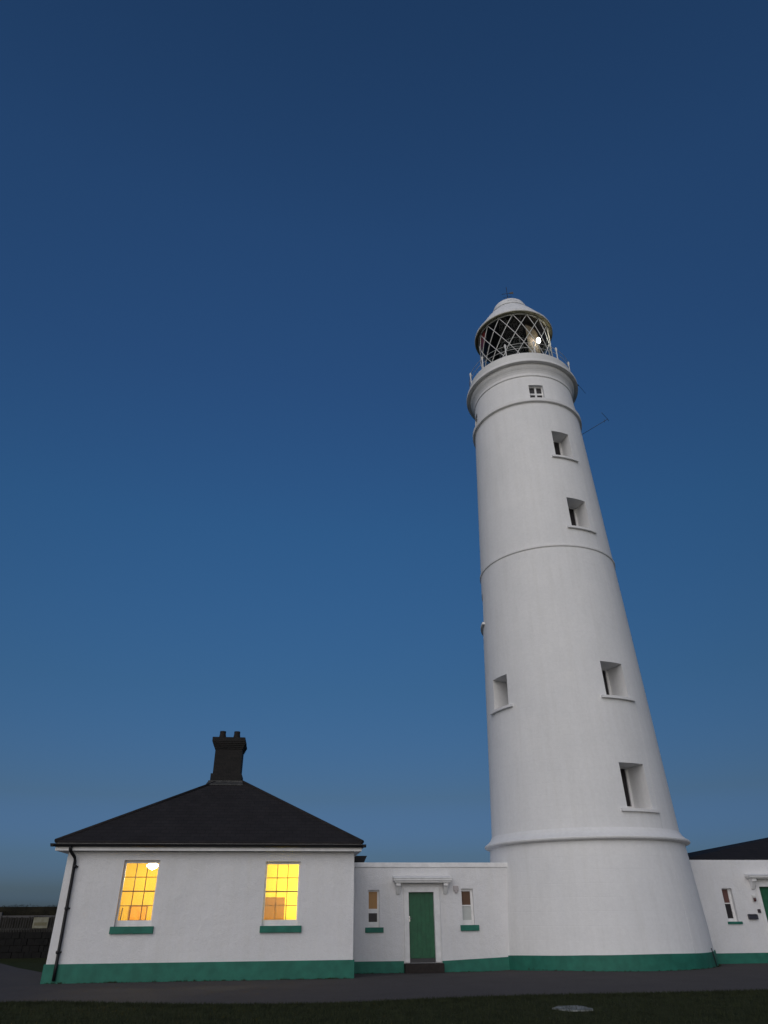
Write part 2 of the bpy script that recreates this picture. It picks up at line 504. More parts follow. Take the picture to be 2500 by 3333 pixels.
# ------------------------------------------------------------------ windows shared builder
def sash_window(parent, x0, x1, z0, z1, y, cols, rows, side=0.05, top=0.07, bot=0.12, bar=0.018, meeting=True, depth=0.05, pane_mat=None, bar_mat=None):
    """frame fills the opening x0..x1, z0..z1 at depth y; panes behind"""
    fr = MB()
    fr.box(x0, x0 + side, y, y + depth, z0, z1)
    fr.box(x1 - side, x1, y, y + depth, z0, z1)
    fr.box(x0 + side, x1 - side, y + 0.002, y + depth, z1 - top, z1)
    fr.box(x0 + side, x1 - side, y + 0.002, y + depth, z0, z0 + bot)
    gx0, gx1, gz0, gz1 = x0 + side, x1 - side, z0 + bot, z1 - top
    outer, fr = fr, MB()
    for c in range(1, cols):
        x = gx0 + (gx1 - gx0) * c / cols
        fr.box(x - bar / 2, x + bar / 2, y + 0.008, y + depth - 0.006, gz0, gz1)
    for r_ in range(1, rows):
        z = gz0 + (gz1 - gz0) * r_ / rows
        hb = bar * (1.5 if (meeting and r_ * 2 == rows) else 0.5) if rows > 1 else bar
        if meeting and r_ * 2 == rows:
            fr.box(gx0, gx1, y + 0.004, y + depth - 0.002, z - hb / 1.9, z + hb / 1.9)
        else:
            fr.box(gx0, gx1, y + 0.010, y + depth - 0.008, z - bar / 2, z + bar / 2)
    w_ = outer.build('window', TRIM, parent)
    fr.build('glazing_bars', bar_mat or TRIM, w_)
    p = MB()
    p.face([(gx0, y + depth * 0.55, gz0), (gx1, y + depth * 0.55, gz0), (gx1, y + depth * 0.55, gz1), (gx0, y + depth * 0.55, gz1)])
    p.build('pane', pane_mat or GLASS, w_)
    return w_, (gx0, gx1, gz0, gz1)

# ------------------------------------------------------------------ cottage
X0, X1, YF, YB = -6.68, 2.15, 24.54, 33.40
ZE = 3.39
cottage = thing('cottage', (-2.27, 28.9, 0), 'single storey white cottage with dark hipped slate roof, chimney and two lit windows', 'cottage')
HL = (-4.97, -3.90, 1.372, 3.130)
HR = (-0.645, 0.445, 1.355, 3.100)
mb = MB()
wall_with_holes(mb, X0, X1, -0.1, ZE, YF, 0.32, [HL, HR])
for xs in (X0, X1 - 0.3):
    mb.box(xs, xs + 0.3, YF + 0.322, YB - 0.3, -0.1, ZE - 0.002)
mb.box(X0, X1, YB - 0.298, YB, -0.1, ZE - 0.004)
mb.build('wall', WHITE, cottage)
# green plinth stands a hand proud of the wall
mb = MB()
pp = 0.045
mb.box(X0 - pp, X1 + pp, YF - pp, YF - 0.002, -0.2, 0.46)
mb.box(X0 - pp, X0 - 0.002, YF, YB + pp, -0.2, 0.458)
mb.box(X1 + 0.002, X1 + pp, YF, YB + pp, -0.2, 0.458)
mb.box(X0, X1, YB + 0.002, YB + pp, -0.2, 0.456)
bevel(mb.build('plinth', GREEN, cottage), 0.012, 2)

# roof: pyramid of slates, chimney on the apex
ex0, ex1, ey0, ey1 = -7.05, 2.39, 24.22, 33.68
ez = 3.585
ax, ay, azz = -2.33, 28.95, 3.585 + 4.73 * 0.572
mb = MB()
c_ = [(ex0, ey0), (ex1, ey0), (ex1, ey1), (ex0, ey1)]
for k in range(4):
    a, b2 = c_[k], c_[(k + 1) % 4]
    mb.face([(a[0], a[1], ez + 0.055), (b2[0], b2[1], ez + 0.055), (ax, ay, azz + 0.055)])
    mb.face([(a[0], a[1], ez), (b2[0], b2[1], ez), (b2[0], b2[1], ez + 0.055), (a[0], a[1], ez + 0.055)])
mb.face([(x, y, ez) for x, y in reversed(c_)])
roof = mb.build('roof', SLATE, cottage)
for (cx_, cy_) in c_:
    mb = MB()
    mb.tube([(cx_, cy_, ez + 0.05), (ax, ay, azz + 0.05)], 0.06, 8)
    mb.build('hip_ridge', SLATE, roof)
# soffit, white fascia, black gutter
mb = MB()
mb.box(ex0 + 0.06, ex1 - 0.06, ey0 + 0.055, ey1 - 0.055, 3.392, 3.42)
mb.build('soffit', TRIM, roof)
mb = MB()
fx0, fx1, fy0, fy1 = ex0 + 0.035, ex1 - 0.035, ey0 + 0.03, ey1 - 0.03
mb.box(fx0, fx1, fy0, fy0 + 0.024, 3.375, 3.58)
mb.box(fx0, fx1, fy1 - 0.024, fy1, 3.375, 3.58)
mb.box(fx0, fx0 + 0.024, fy0 + 0.025, fy1 - 0.025, 3.377, 3.578)
mb.box(fx1 - 0.024, fx1, fy0 + 0.025, fy1 - 0.025, 3.377, 3.578)
mb.build('fascia', TRIM, roof)
def gutter(mb, a, b, r=0.062):
    """half-round gutter from a to b"""
    a, b = Vector(a), Vector(b)
    d = (b - a).normalized(); s = d.cross(Vector((0, 0, 1)))
    n = 8
    for rr, fl in ((r, 1), (r - 0.008, -1)):
        for k in range(n):
            t0, t1 = math.pi * k / n, math.pi * (k + 1) / n
            o0 = s * math.cos(t0) * rr - Vector((0, 0, 1)) * math.sin(t0) * rr
            o1 = s * math.cos(t1) * rr - Vector((0, 0, 1)) * math.sin(t1) * rr
            mb.face([a + o0, b + o0, b + o1, a + o1] if fl > 0 else [a + o1, b + o1, b + o0, a + o0], True)
    for p in (a, b):
        mb.face([p + s * math.cos(math.pi * k / n) * r - Vector((0, 0, 1)) * math.sin(math.pi * k / n) * r for k in range(n + 1)])
mb = MB()
gz = 3.56
gutter(mb, (ex0 - 0.09, ey0 - 0.045, gz), (ex1 + 0.10, ey0 - 0.045, gz), 0.085)
gutter(mb, (ex0 - 0.04, ey0 - 0.12, gz - 0.002), (ex0 - 0.04, ey1 + 0.1, gz - 0.002))
gutter(mb, (ex1 + 0.04, ey0 - 0.12, gz - 0.002), (ex1 + 0.04, ey1 + 0.1, gz - 0.002))
mb.build('gutter', BLACK, roof)
# downpipe with swan neck
mb = MB()
mb.tube([(-6.56, ey0 - 0.045, 3.50), (-6.56, ey0 - 0.045, 3.43), (-6.54, ey0 + 0.0, 3.36), (-6.44, YF - 0.12, 3.20), (-6.42, YF - 0.085, 3.10),
         (-6.405, YF - 0.085, 2.5), (-6.37, YF - 0.085, 0.52), (-6.365, YF - 0.10, 0.40), (-6.36, YF - 0.10, 0.06)], 0.046, 10)
for z_ in (2.95, 1.85, 0.75):
    mb.tube([(-6.39, YF - 0.085, z_ - 0.04), (-6.39, YF - 0.085, z_ + 0.04)], 0.056, 10)
    mb.box(-6.47, -6.31, YF - 0.03, YF - 0.002, z_ - 0.02, z_ + 0.02)
mb.build('downpipe', BLACK, cottage)

# chimney
mb = MB()
def frustum(mb, x0, x1, y0, y1, z0, X0_, X1_, Y0_, Y1_, z1):
    mb.hexa([(x0, y0, z0), (x1, y0, z0), (x1, y1, z0), (x0, y1, z0)], [(X0_, Y0_, z1), (X1_, Y0_, z1), (X1_, Y1_, z1), (X0_, Y1_, z1)])
cx0, cx1, cy0, cy1 = -3.02, -1.98, 28.42, 29.42
mb.box(cx0 - 0.07, cx1 + 0.06, cy0 - 0.03, cy1 + 0.07, 5.6, 6.36)
mb.box(cx0, cx1, cy0, cy1, 6.36, 7.28)
for k in range(4):
    e_ = 0.03 * (k + 1)
    mb.box(cx0 - e_, cx1 + e_ * 0.9, cy0 - e_, cy1 + e_, 7.28 + 0.065 * k, 7.28 + 0.065 * (k + 1))
mb.box(cx0 - 0.145, cx1 + 0.075, cy0 - 0.14, cy1 + 0.14, 7.54, 7.70)
ch = mb.build('chimney', BRICK, roof)
mb = MB()
for px_ in (-2.83, -2.27):
    m2 = MB()
    m2.lathe([(0.0, 7.70), (0.150, 7.70), (0.145, 7.75), (0.115, 7.93), (0.12, 7.94), (0.12, 8.01), (0.085, 8.01), (0.085, 7.8), (0, 7.8)], 20, px_, 28.75)
    m2.build('chimney_pot', POT, cottage)
mb.box(cx0 - 0.13, cx1 + 0.12, cy0 - 0.06, cy0 - 0.03, 5.92, 6.10)
mb.hexa([(cx0 - 0.18, cy0 - 0.28, 5.90), (cx1 + 0.16, cy0 - 0.28, 5.90), (cx1 + 0.12, cy0 - 0.03, 6.045), (cx0 - 0.13, cy0 - 0.03, 6.045)],
        [(cx0 - 0.18, cy0 - 0.28, 6.0 - 0.09 + 0.02), (cx1 + 0.16, cy0 - 0.28, 5.93), (cx1 + 0.12, cy0 - 0.03, 6.075), (cx0 - 0.13, cy0 - 0.03, 6.075)])
mb.build('flashing', LEAD, roof)

# rear lobby roof whose black gutter end shows past the corner
mb = MB()
mb.box(X1 + 0.05, 2.70, 28.62, 31.6, 3.285, 3.40)
mb.hexa([(X1 + 0.05, 28.50, 3.30), (2.86, 28.50, 3.30), (2.86, 31.7, 3.30), (X1 + 0.05, 31.7, 3.30)],
        [(X1 + 0.05, 28.45, 3.53), (2.97, 28.45, 3.53), (2.97, 31.75, 3.53), (X1 + 0.05, 31.75, 3.53)])
mb.build('rear_gutter', BLACK, cottage)

# windows and sills
BARS = surface('backlit_bar_tone', (0.30, 0.21, 0.10), scale=6, rough=0.6)  # white bars coloured brown: their backlit shade is painted in
for (a, b2, c, d), bl in ((HL, 0), (HR, 1)):
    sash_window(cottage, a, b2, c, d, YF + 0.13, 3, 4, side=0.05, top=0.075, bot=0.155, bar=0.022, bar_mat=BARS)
    mb = MB()
    if bl == 0:
        mb.box(-5.065, -3.815, YF - 0.075, YF + 0.13, 1.185, 1.372)
    else:
        mb.box(-0.69, 0.565, YF - 0.075, YF + 0.13, 1.175, 1.355)
    bevel(mb.build('window_sill', GREEN, cottage), 0.01, 2)

# rooms behind the lit windows
def room(x0, x1, y0, y1, z0, z1, mat, floor_mat):
    m = MB()
    m.face([(x0, y1, z0), (x1, y1, z0), (x1, y1, z1), (x0, y1, z1)])
    m.face([(x0, y0, z0), (x0, y1, z0), (x0, y1, z1), (x0, y0, z1)])
    m.face([(x1, y1, z0), (x1, y0, z0), (x1, y0, z1), (x1, y1, z1)])
    m.face([(x0, y0, z1), (x0, y1, z1), (x1, y1, z1), (x1, y0, z1)])
    m.face([(x0, y0, z0), (x1, y0, z0), (x1, y1, z0), (x0, y1, z0)])
    return m.build('room', mat, cottage)
ROOM_L = surface('ochre_wallpaper', (0.80, 0.61, 0.075), (0.77, 0.57, 0.065), scale=2, rough=0.9)
ROOM_R = surface('yellow_wallpaper', (0.82, 0.67, 0.12), (0.79, 0.64, 0.105), scale=2, rough=0.9)
WOOD = surface('oak_board', (0.24, 0.115, 0.012), (0.21, 0.095, 0.010), scale=9, rough=0.6)
ORANGE = surface('orange_picture', (0.66, 0.33, 0.03), (0.74, 0.42, 0.05), scale=7, rough=0.7)
room(-6.36, -2.5, YF + 0.325, 28.25, 0.3, 3.37, ROOM_L, WOOD)
room(-2.4, 1.83, YF + 0.325, 28.25, 0.3, 3.372, ROOM_R, WOOD)

def lamp(name, x, y, z, power, col, label, parent=None, vis=0.16, glow=12.0, drop=0.2):
    t = thing(name, (x, y, z), label, 'lamp')
    m = MB(); m.lathe([(0.0, z + vis * 0.55), (vis * 0.55, z + vis * 0.5), (vis, z + vis * 0.15), (vis * 1.02, z), (vis * 0.75, z - vis * 0.35), (0.0, z - vis * 0.6)], 24, x, y)
    m.build('lamp_shade', plain('lit_shade', (0.9, 0.85, 0.7), 0.5, 0, (1.0, 0.86, 0.62), glow), t)
    m = MB(); m.tube([(x, y, z + vis * 0.5), (x, y, z + drop)], 0.012, 6); m.build('flex', METAL_WHITE, t)
    L = bpy.data.lights.new('bulb', 'POINT'); L.energy = power; L.color = col; L.shadow_soft_size = 0.12
    o = bpy.data.objects.new('bulb', L); S.collection.objects.link(o)
    o.parent = t
    o.location = (0, 0, -vis - 0.12)
    return t
lamp('pendant_lamp', -4.44, 26.5, 3.08, 105, (1.0, 0.80, 0.50), 'bright ceiling lamp seen through the top of the left lit cottage window', glow=9.0, vis=0.19, drop=0.28)
lamp('pendant_lamp', 1.15, 26.3, 2.95, 210, (1.0, 0.86, 0.50), 'ceiling lamp inside the right lit room of the cottage', drop=0.42)

mb = MB(); mb.box(-5.29, -4.69, 28.19, 28.235, 1.50, 1.95)
pf = mb.build('picture', surface('dark_frame', (0.30, 0.13, 0.03), scale=8), None)
tag(pf, 'orange framed picture low on the wall behind the left lit window', 'picture')
mb = MB(); mb.face([(-5.26, 28.188, 1.53), (-4.72, 28.188, 1.53), (-4.72, 28.188, 1.925), (-5.26, 28.188, 1.925)])
mb.build('canvas', ORANGE, pf)
mb = MB(); mb.tube([(-5.56, 28.1, 0.302), (-5.53, 28.1, 1.30), (-5.50, 28.1, 1.89)], 0.018, 8)
mb.lathe([(0.16, 0.302), (0.16, 0.33), (0.02, 0.36)], 16, -5.56, 28.1)
fl = mb.build('floor_lamp_stand', METAL_DARK); tag(fl, 'thin dark upright stand against the wall behind the left lit window', 'stand')
cb_ = thing('cupboard', (-0.7, 27.6, 0.302), 'brown wooden cupboard filling the lower left of the right lit window', 'cupboard')
mb = MB(); mb.box(-1.5, 0.02, 27.35, 27.85, 0.302, 2.17); bevel(mb.build('carcass', WOOD, cb_), 0.01)
for xa, xb in ((-1.48, -0.75), (-0.73, 0.0)):
    mb = MB(); mb.box(xa, xb, 27.325, 27.348, 0.40, 2.14); dr = mb.build('door', WOOD, cb_)

# ------------------------------------------------------------------ lighthouse
TX, TY = 11.848, 29.300
LH = thing('lighthouse', (TX, TY, 0), 'tall tapering white lighthouse tower with a latticed glass lantern and green base', 'lighthouse')
NS = 144
def P(r, deg, z):
    t = R(deg)
    return (TX + r * math.sin(t), TY - r * math.cos(t), z)
def rsh(z):
    pts = [(4.0, 3.675), (15.93, 3.195), (24.45, 2.845), (26.45, 2.71), (27.5, 2.7)]
    for (a, ra), (b2, rb) in zip(pts, pts[1:]):
        if z <= b2:
            return ra + (rb - ra) * (z - a) / (b2 - a)
    return pts[-1][1]

# centre angle, half width (deg), z0, z1, recess depth, kind
TW = [(12.4, 9.7, 21.03, 22.61, 0.76, 'slit'), (15.0, 9.9, 16.97, 18.58, 0.80, 'slit'), (15.9, 9.2, 9.10, 10.52, 0.93, 'slit'), (15.2, 9.2, 4.93, 6.53, 0.95, 'slit'),
      (-71.0, 8.6, 9.10, 10.42, 0.93, 'slit'), (-105.0, 9.0, 13.42, 14.95, 0.90, 'slit'), (-5.1, 7.9, 24.745, 25.725, 0.20, 'cross'), (-95.0, 7.9, 24.745, 25.725, 0.20, 'cross'),
      (84.9, 7.9, 24.745, 25.725, 0.20, 'cross')]
TW_LABEL = {}
angs = sorted({round(k * 360 / NS - 180, 4) for k in range(NS)} | {round(c + s * h, 4) for c, h, *_ in TW for s in (-1, 1)})
zs = sorted({round(4.0 + k * 0.935, 4) for k in range(25)} | {26.45} | {z for t in TW for z in t[2:4]} | {15.93})
zs = [z for z in zs if z <= 26.45]
verts, faces, vid = [], [], {}
def vi(a, z):
    if (a, z) not in vid:
        vid[(a, z)] = len(verts)
        p = P(rsh(z), a, z); verts.append((p[0] - TX, p[1] - TY, p[2]))
    return vid[(a, z)]
for k, a in enumerate(angs):
    b2 = angs[(k + 1) % len(angs)]
    am = (a + (b2 if b2 > a else b2 + 360)) / 2
    for z0, z1 in zip(zs, zs[1:]):
        zm = (z0 + z1) / 2
        if any(c - h < am < c + h and w0 < zm < w1 for c, h, w0, w1, *_ in TW):
            continue
        faces.append((vi(a, z0), vi(b2, z0), vi(b2, z1), vi(a, z1)))
me = bpy.data.meshes.new('shaft')
me.from_pydata(verts, [], faces)
me.polygons.foreach_set('use_smooth', [True] * len(faces))
me.materials.append(TOWER); me.validate()
shaft = bpy.data.objects.new('shaft', me); S.collection.objects.link(shaft); shaft.parent = LH

def tower_window(c, h, z0, z1, dep, kind):
    zm = (z0 + z1) / 2
    rin = rsh(zm) * math.cos(R(h)) - dep
    cd_ = Vector((math.sin(R(c)), -math.cos(R(c)), 0)); td = Vector((math.cos(R(c)), math.sin(R(c)), 0))
    O = Vector((TX, TY, 0))
    def inner(t, z): return O + cd_ * rin + td * t + Vector((0, 0, z))
    def tt(a, z): return rsh(z) * math.sin(R(a - c))
    aa = [a for a in angs if c - h - 1e-3 <= a <= c + h + 1e-3]
    zz = [z for z in zs if z0 - 1e-4 <= z <= z1 + 1e-4]
    m = MB()
    hw = tt(c + h, zm)
    for a, b2 in zip(aa, aa[1:]):
        for z, up in ((z1, 1), (z0, 0)):
            ta, tb = hw * (a - c) / h, hw * (b2 - c) / h
            q = [P(rsh(z), a, z), P(rsh(z), b2, z), inner(tb, z), inner(ta, z)]
            m.face(q if up else list(reversed(q)))
    for s in (-1, 1):
        for za, zb in zip(zz, zz[1:]):
            q = [P(rsh(za), c + s * h, za), P(rsh(zb), c + s * h, zb), inner(s * hw, zb), inner(s * hw, za)]
            m.face(q)
    rv = m.build('window', TOWER, LH)
    # frame and panes on the inner plane
    def slab_(mm, ta, tb, za, zb, back, front):
        p = [O + cd_ * (rin + rr) + td * t + Vector((0, 0, z)) for z in (za, zb) for rr, t in ((front, ta), (front, tb), (back, tb), (back, ta))]
        mm.hexa(p[:4], p[4:])
    fm = MB(); pm = MB()
    if kind == 'slit':
        s_, b_, t_ = 0.11, 0.20, 0.03
        slab_(fm, -hw, -hw + s_, z0, z1, -0.05, 0.02); slab_(fm, hw - s_, hw, z0, z1, -0.05, 0.02)
        slab_(fm, -hw + s_, hw - s_, z0, z0 + b_, -0.05, 0.018); slab_(fm, -hw + s_, hw - s_, z1 - t_, z1, -0.05, 0.018)
    else:
        s_ = 0.06
        slab_(fm, -hw, -hw + s_, z0, z1, -0.05, 0.02); slab_(fm, hw - s_, hw, z0, z1, -0.05, 0.02)
        slab_(fm, -hw + s_, hw - s_, z0, z0 + s_, -0.05, 0.018); slab_(fm, -hw + s_, hw - s_, z1 - s_, z1, -0.05, 0.018)
        slab_(fm, -0.05, 0.05, z0 + s_, z1 - s_, -0.05, 0.012)
        slab_(fm, -hw + s_, hw - s_, zm - 0.055, zm + 0.055, -0.05, 0.009)
    fr = fm.build('window_frame', TRIM, rv)
    pm.face([O + cd_ * (rin - 0.03) + td * t + Vector((0, 0, z)) for t, z in ((-hw, z0), (hw, z0), (hw, z1), (-hw, z1))])
    pm.build('pane', PANE_DARK, rv)
    if kind == 'slit':
        sm = MB(); sh = h + 4.2
        n = 10
        for k in range(n):
            a, b2 = c - sh + 2 * sh * k / n, c - sh + 2 * sh * (k + 1) / n
            ra, rb = rsh(z0) - 0.03, rsh(z0) + 0.12
            B = [P(rb, a, z0 - 0.12), P(rb, b2, z0 - 0.12), P(ra, b2, z0 - 0.12), P(ra, a, z0 - 0.12)]
            T = [P(rb, a, z0 - 0.02), P(rb, b2, z0 - 0.02), P(ra - 0.1, b2, z0 + 0.012), P(ra - 0.1, a, z0 + 0.012)]
            sm.hexa(B, T)
        sm.build('window_sill', TOWER, LH)
for t in TW:
    tower_window(*t)

def lathe_part(name, prof, mat, n=NS, parent=LH, smooth=True):
    m = MB(); m.lathe(prof, n, TX, TY, smooth)
    return m.build(name, mat, parent)
# green plinth with a slightly wandering painted top line
m = MB()
for k in range(NS):
    a0_, a1_ = k * 360 / NS - 180, (k + 1) * 360 / NS - 180
    def top(a): return 0.435 + 0.012 * math.sin(R(a) * 5 + 1) - 0.10 * min(1.0, max(0.0, (-a - 28) / 45.0))
    m.face([P(4.06, a0_, -0.3), P(4.06, a1_, -0.3), P(4.055, a1_, top(a1_)), P(4.055, a0_, top(a0_))], True)
    m.face([P(4.055, a0_, top(a0_)), P(4.055, a1_, top(a1_)), P(3.95, a1_, top(a1_) + 0.015), P(3.95, a0_, top(a0_) + 0.015)])
m.build('plinth', GREEN, LH)
lathe_part('base_drum', [(4.01, 0.2), (3.965, 1.2), (3.90, 2.1), (3.775, 3.88)], TOWER)
lathe_part('base_moulding', [(3.77, 3.84), (3.80, 3.865), (3.93, 3.885), (3.97, 3.91), (3.985, 3.95), (3.97, 3.985), (3.92, 4.015), (3.83, 4.08), (3.74, 4.17), (3.672, 4.29)], TOWER)
lathe_part('belt_course', [(3.19, 15.86), (3.245, 15.90), (3.25, 15.97), (3.19, 16.0)], TOWER)
lathe_part('upper_course', [(2.845, 24.44), (2.86, 24.47), (2.955, 24.50), (2.97, 24.52), (2.97, 24.53), (2.975, 24.70), (2.90, 24.735), (2.80, 24.745)], TOWER)
lathe_part('cornice', [(2.715, 26.36), (2.765, 26.40), (2.77, 26.46), (2.725, 26.49), (2.735, 26.60), (2.775, 26.72), (2.83, 26.82), (2.845, 26.83), (2.90, 26.92), (2.925, 27.0),
                       (2.93, 27.075), (3.11, 27.085), (3.14, 27.10), (3.145, 27.13), (3.14, 27.24), (3.10, 27.285), (2.90, 27.30)], TOWER)
lathe_part('gallery_parapet', [(2.99, 27.29), (2.97, 27.36), (2.965, 27.78), (2.94, 27.86), (2.90, 27.89), (2.83, 27.89), (2.80, 27.85), (2.80, 27.30)], METAL_WHITE)
lathe_part('gallery_floor', [(2.9, 27.295), (2.0, 27.31)], METAL_DARK)
# murette
lathe_part('lantern_base', [(2.02, 27.3), (2.02, 28.02), (2.10, 28.03), (2.10, 28.06), (0.0, 28.06)], METAL_WHITE)
# gallery stanchions and rails
rail = None
for k in range(12):
    a = -2.0 + k * 30.0 + (1.2 if k % 3 == 0 else 0)
    m = MB()
    b0 = Vector(P(2.885, a, 27.88))
    m.tube([b0, b0 + Vector((0, 0, 0.05)), b0 + Vector((0, 0, 0.08)), b0 + Vector((0, 0, 0.62)), b0 + Vector((0, 0, 0.68)), b0 + Vector((0, 0, 0.80)), b0 + Vector((0, 0, 0.88))],
           0.03, 10, radii=[0.055, 0.055, 0.030, 0.036, 0.060, 0.062, 0.035])
    m.build('railing_post', METAL_WHITE, LH)
for z_ in (28.62, 28.28):
    m = MB(); m.tube([P(2.885, a, z_) for a in range(0, 361, 5)], 0.012, 6, False); m.build('handrail', METAL_WHITE, LH)
# diagonal astragals: 16 each way
ZR = [28.04 + 0.728 * k for k in range(6)]
AST = plain('astragal_paint', (0.62, 0.62, 0.60), 0.4)
m = MB()
for k in range(16):
    for s in (-1, 1):
        a_top = 4.5 + 22.5 * k
        pts = [P(2.10 - (0.0 if s > 0 else 0.012), a_top + s * 11.25 * (5 - j), ZR[j]) for j in range(6)]
        m.tube(pts, 0.023, 6)
for z_ in (28.06, 31.70):
    m.tube([P(2.10, a, z_) for a in range(0, 361, 4)], 0.045, 8, False)
m.build('lantern_lattice', AST, LH)
lathe_part('lantern_glass', [(2.065, 28.06), (2.065, 31.70)], LANTERN_GLASS, 64)
# roof
ROOFP = surface('lantern_roof_paint', (0.78, 0.78, 0.79), (0.64, 0.65, 0.66), scale=4, rough=0.5, grain=0.1)
SOF = surface('soffit_paint', (0.30, 0.28, 0.20), (0.20, 0.19, 0.13), scale=5, rough=0.6)
lathe_part('lantern_roof', [(2.33, 31.74), (2.345, 31.80), (2.33, 31.86), (2.27, 31.90), (2.12, 32.16), (1.86, 32.60), (1.58, 33.05), (1.34, 33.38), (1.17, 33.60), (1.12, 33.66),
                            (1.17, 33.68), (1.17, 33.72), (1.09, 33.74), (1.06, 34.02), (0.98, 34.22), (0.82, 34.40), (0.60, 34.55), (0.34, 34.64), (0.0, 34.67)], ROOFP)
lathe_part('eave_soffit', [(2.33, 31.74), (2.31, 31.70), (2.25, 31.69), (2.12, 31.72), (2.02, 31.72)], SOF)
CEIL = surface('lantern_ceiling', (0.075, 0.066, 0.060), (0.035, 0.032, 0.030), scale=3, rough=0.6)
lathe_part('lantern_ceiling', [(2.06, 31.715), (1.6, 32.15), (0.8, 32.6), (0.0, 32.75)], CEIL)
for k in range(3):
    m = MB(); a = -10 + k * 120
    m.tube([P(1.20, a - 14, 33.80), P(1.22, a - 7, 33.83), P(1.20, a + 7, 33.83), P(1.17, a + 14, 33.80)], 0.02, 6); m.build('roof_handle', ROOFP, LH)
# lightning rod with weather vane
m = MB()
m.tube([(TX, TY, 34.62), (TX, TY, 36.3)], 0.018, 8)
m.lathe([(0.0, 34.85), (0.08, 34.80), (0.11, 34.74), (0.09, 34.62)], 16, TX, TY)
m.lathe([(0.0, 35.25), (0.06, 35.20), (0.075, 35.13), (0.05, 35.06), (0.0, 35.03)], 12, TX, TY)
m.tube([(TX - 0.32, TY + 0.1, 35.72), (TX + 0.36, TY - 0.1, 35.72)], 0.013, 6)
m.tube([(TX - 0.10, TY - 0.25, 35.42), (TX + 0.1, TY + 0.25, 35.42)], 0.011, 6)
m.tube([(TX - 0.25, TY + 0.10, 35.42), (TX + 0.25, TY - 0.10, 35.42)], 0.011, 6)
m.hexa([(TX + 0.15, TY - 0.045, 35.66), (TX + 0.38, TY - 0.105, 35.62), (TX + 0.38, TY - 0.095, 35.62), (TX + 0.15, TY - 0.035, 35.66)],
       [(TX + 0.15, TY - 0.045, 35.78), (TX + 0.38, TY - 0.105, 35.83), (TX + 0.38, TY - 0.095, 35.83), (TX + 0.15, TY - 0.035, 35.78)])
m.build('weather_vane', METAL_DARK, LH)
# the optic and what stands round it
LENS = plain('lens_prism', (0.014, 0.018, 0.018), 0.7)
LENS.node_tree.nodes['Principled BSDF'].inputs['Specular IOR Level'].default_value = 0.05
m = MB()
pr = [(0.0, 28.9)]
for k in range(16):
    z_ = 29.0 + k * 0.14
    rr = 0.62 - abs(k - 7.5) * 0.018
    pr += [(rr, z_), (rr + 0.025, z_ + 0.07), (rr, z_ + 0.135)]
pr += [(0.0, 31.3)]
m.lathe(pr, 32, TX, TY, False)
m.build('lens', LENS, LH)
m = MB(); m.lathe([(0.55, 28.06), (0.40, 28.2), (0.40, 28.9)], 24, TX, TY); m.build('lens_pedestal', METAL_DARK, LH)
m = MB()
for z_, rr in ((30.25, 0.95), (31.0, 0.92)):
    m.tube([P(rr, a, z_) for a in range(-150, 151, 10)], 0.02, 6)
for a in range(-120, 121, 40):
    m.tube([P(0.95, a, 30.25), P(0.92, a, 31.0), P(0.6, a, 31.5)], 0.014, 6)
m.build('lens_cage', plain('cage_paint', (0.30, 0.30, 0.29), 0.4), LH)
CURT = surface('lantern_screen', (0.30, 0.225, 0.185), (0.19, 0.155, 0.10), scale=3, rough=0.8)
m = MB()
m.lathe([(1.46, 28.07), (1.46, 31.55)], 24, TX, TY, True, R(10), R(78))
m.lathe([(1.45, 31.55), (1.45, 28.07)], 24, TX, TY, True, R(10), R(78))
scr = m.build('lantern_screen', CURT, LH)
m = MB(); m.lathe([(2.04, 30.75), (2.04, 31.66)], 8, TX, TY, True, R(-118), R(-74))
m.build('red_sector', plain('red_sector_glass', (0.30, 0.035, 0.03), 0.3), LH)
# lit main lamp
lx, ly, lz = 12.75, 27.80, 30.29
m = MB()
m.tube([(lx, ly, lz - 0.20), (lx, ly, lz - 0.12), (lx, ly, lz), (lx, ly, lz + 0.12), (lx, ly, lz + 0.20)], 0.1, 12, radii=[0.04, 0.095, 0.115, 0.10, 0.04])
m.build('main_lamp', plain('lamp_glow', (1, 1, 1), 0.5, 0, (1.0, 0.95, 0.88), 20.0), LH)
L = bpy.data.lights.new('lantern_light', 'POINT'); L.energy = 7; L.color = (1.0, 0.84, 0.6); L.shadow_soft_size = 0.15
o = bpy.data.objects.new('lantern_light', L); S.collection.objects.link(o); o.location = P(1.93, 50, 31.05); o.parent = LH; o.matrix_parent_inverse = LH.matrix_basis.inverted()
m = MB(); m.tube([P(1.9, -38, 28.75), P(1.9, -38, 28.83), P(1.9, -38, 28.9)], 0.05, 8, radii=[0.02, 0.05, 0.02])  # reflected light in the lantern glass, added as a small glowing bead
m.build('lamp_reflection', plain('reflection_glow', (1, 1, 1), 0.5, 0, (1.0, 0.82, 0.5), 5.0), LH)
# cable down the seaward side, cable at the foot
m = MB()
m.tube([P(rsh(z) + 0.012, 29.6 + 0.5 * math.sin(z), z) for z in [4.2 + 0.9 * k for k in range(23)]], 0.004, 5)
m.tube([P(3.80 + (3.8 - z) * 0.06 + 0.01, 29.0, z) for z in (3.75, 3.0, 2.0, 1.0, 0.45)], 0.005, 5)
m.build('cable', TOWER, LH)
m = MB()
m.tube([P(4.075, 45.5, 0.55), P(4.085, 46.0, 0.42), P(4.09, 47.2, 0.2), P(4.09, 48.2, -0.02)], 0.018, 6)
m.build('foot_cable', METAL_DARK, LH)
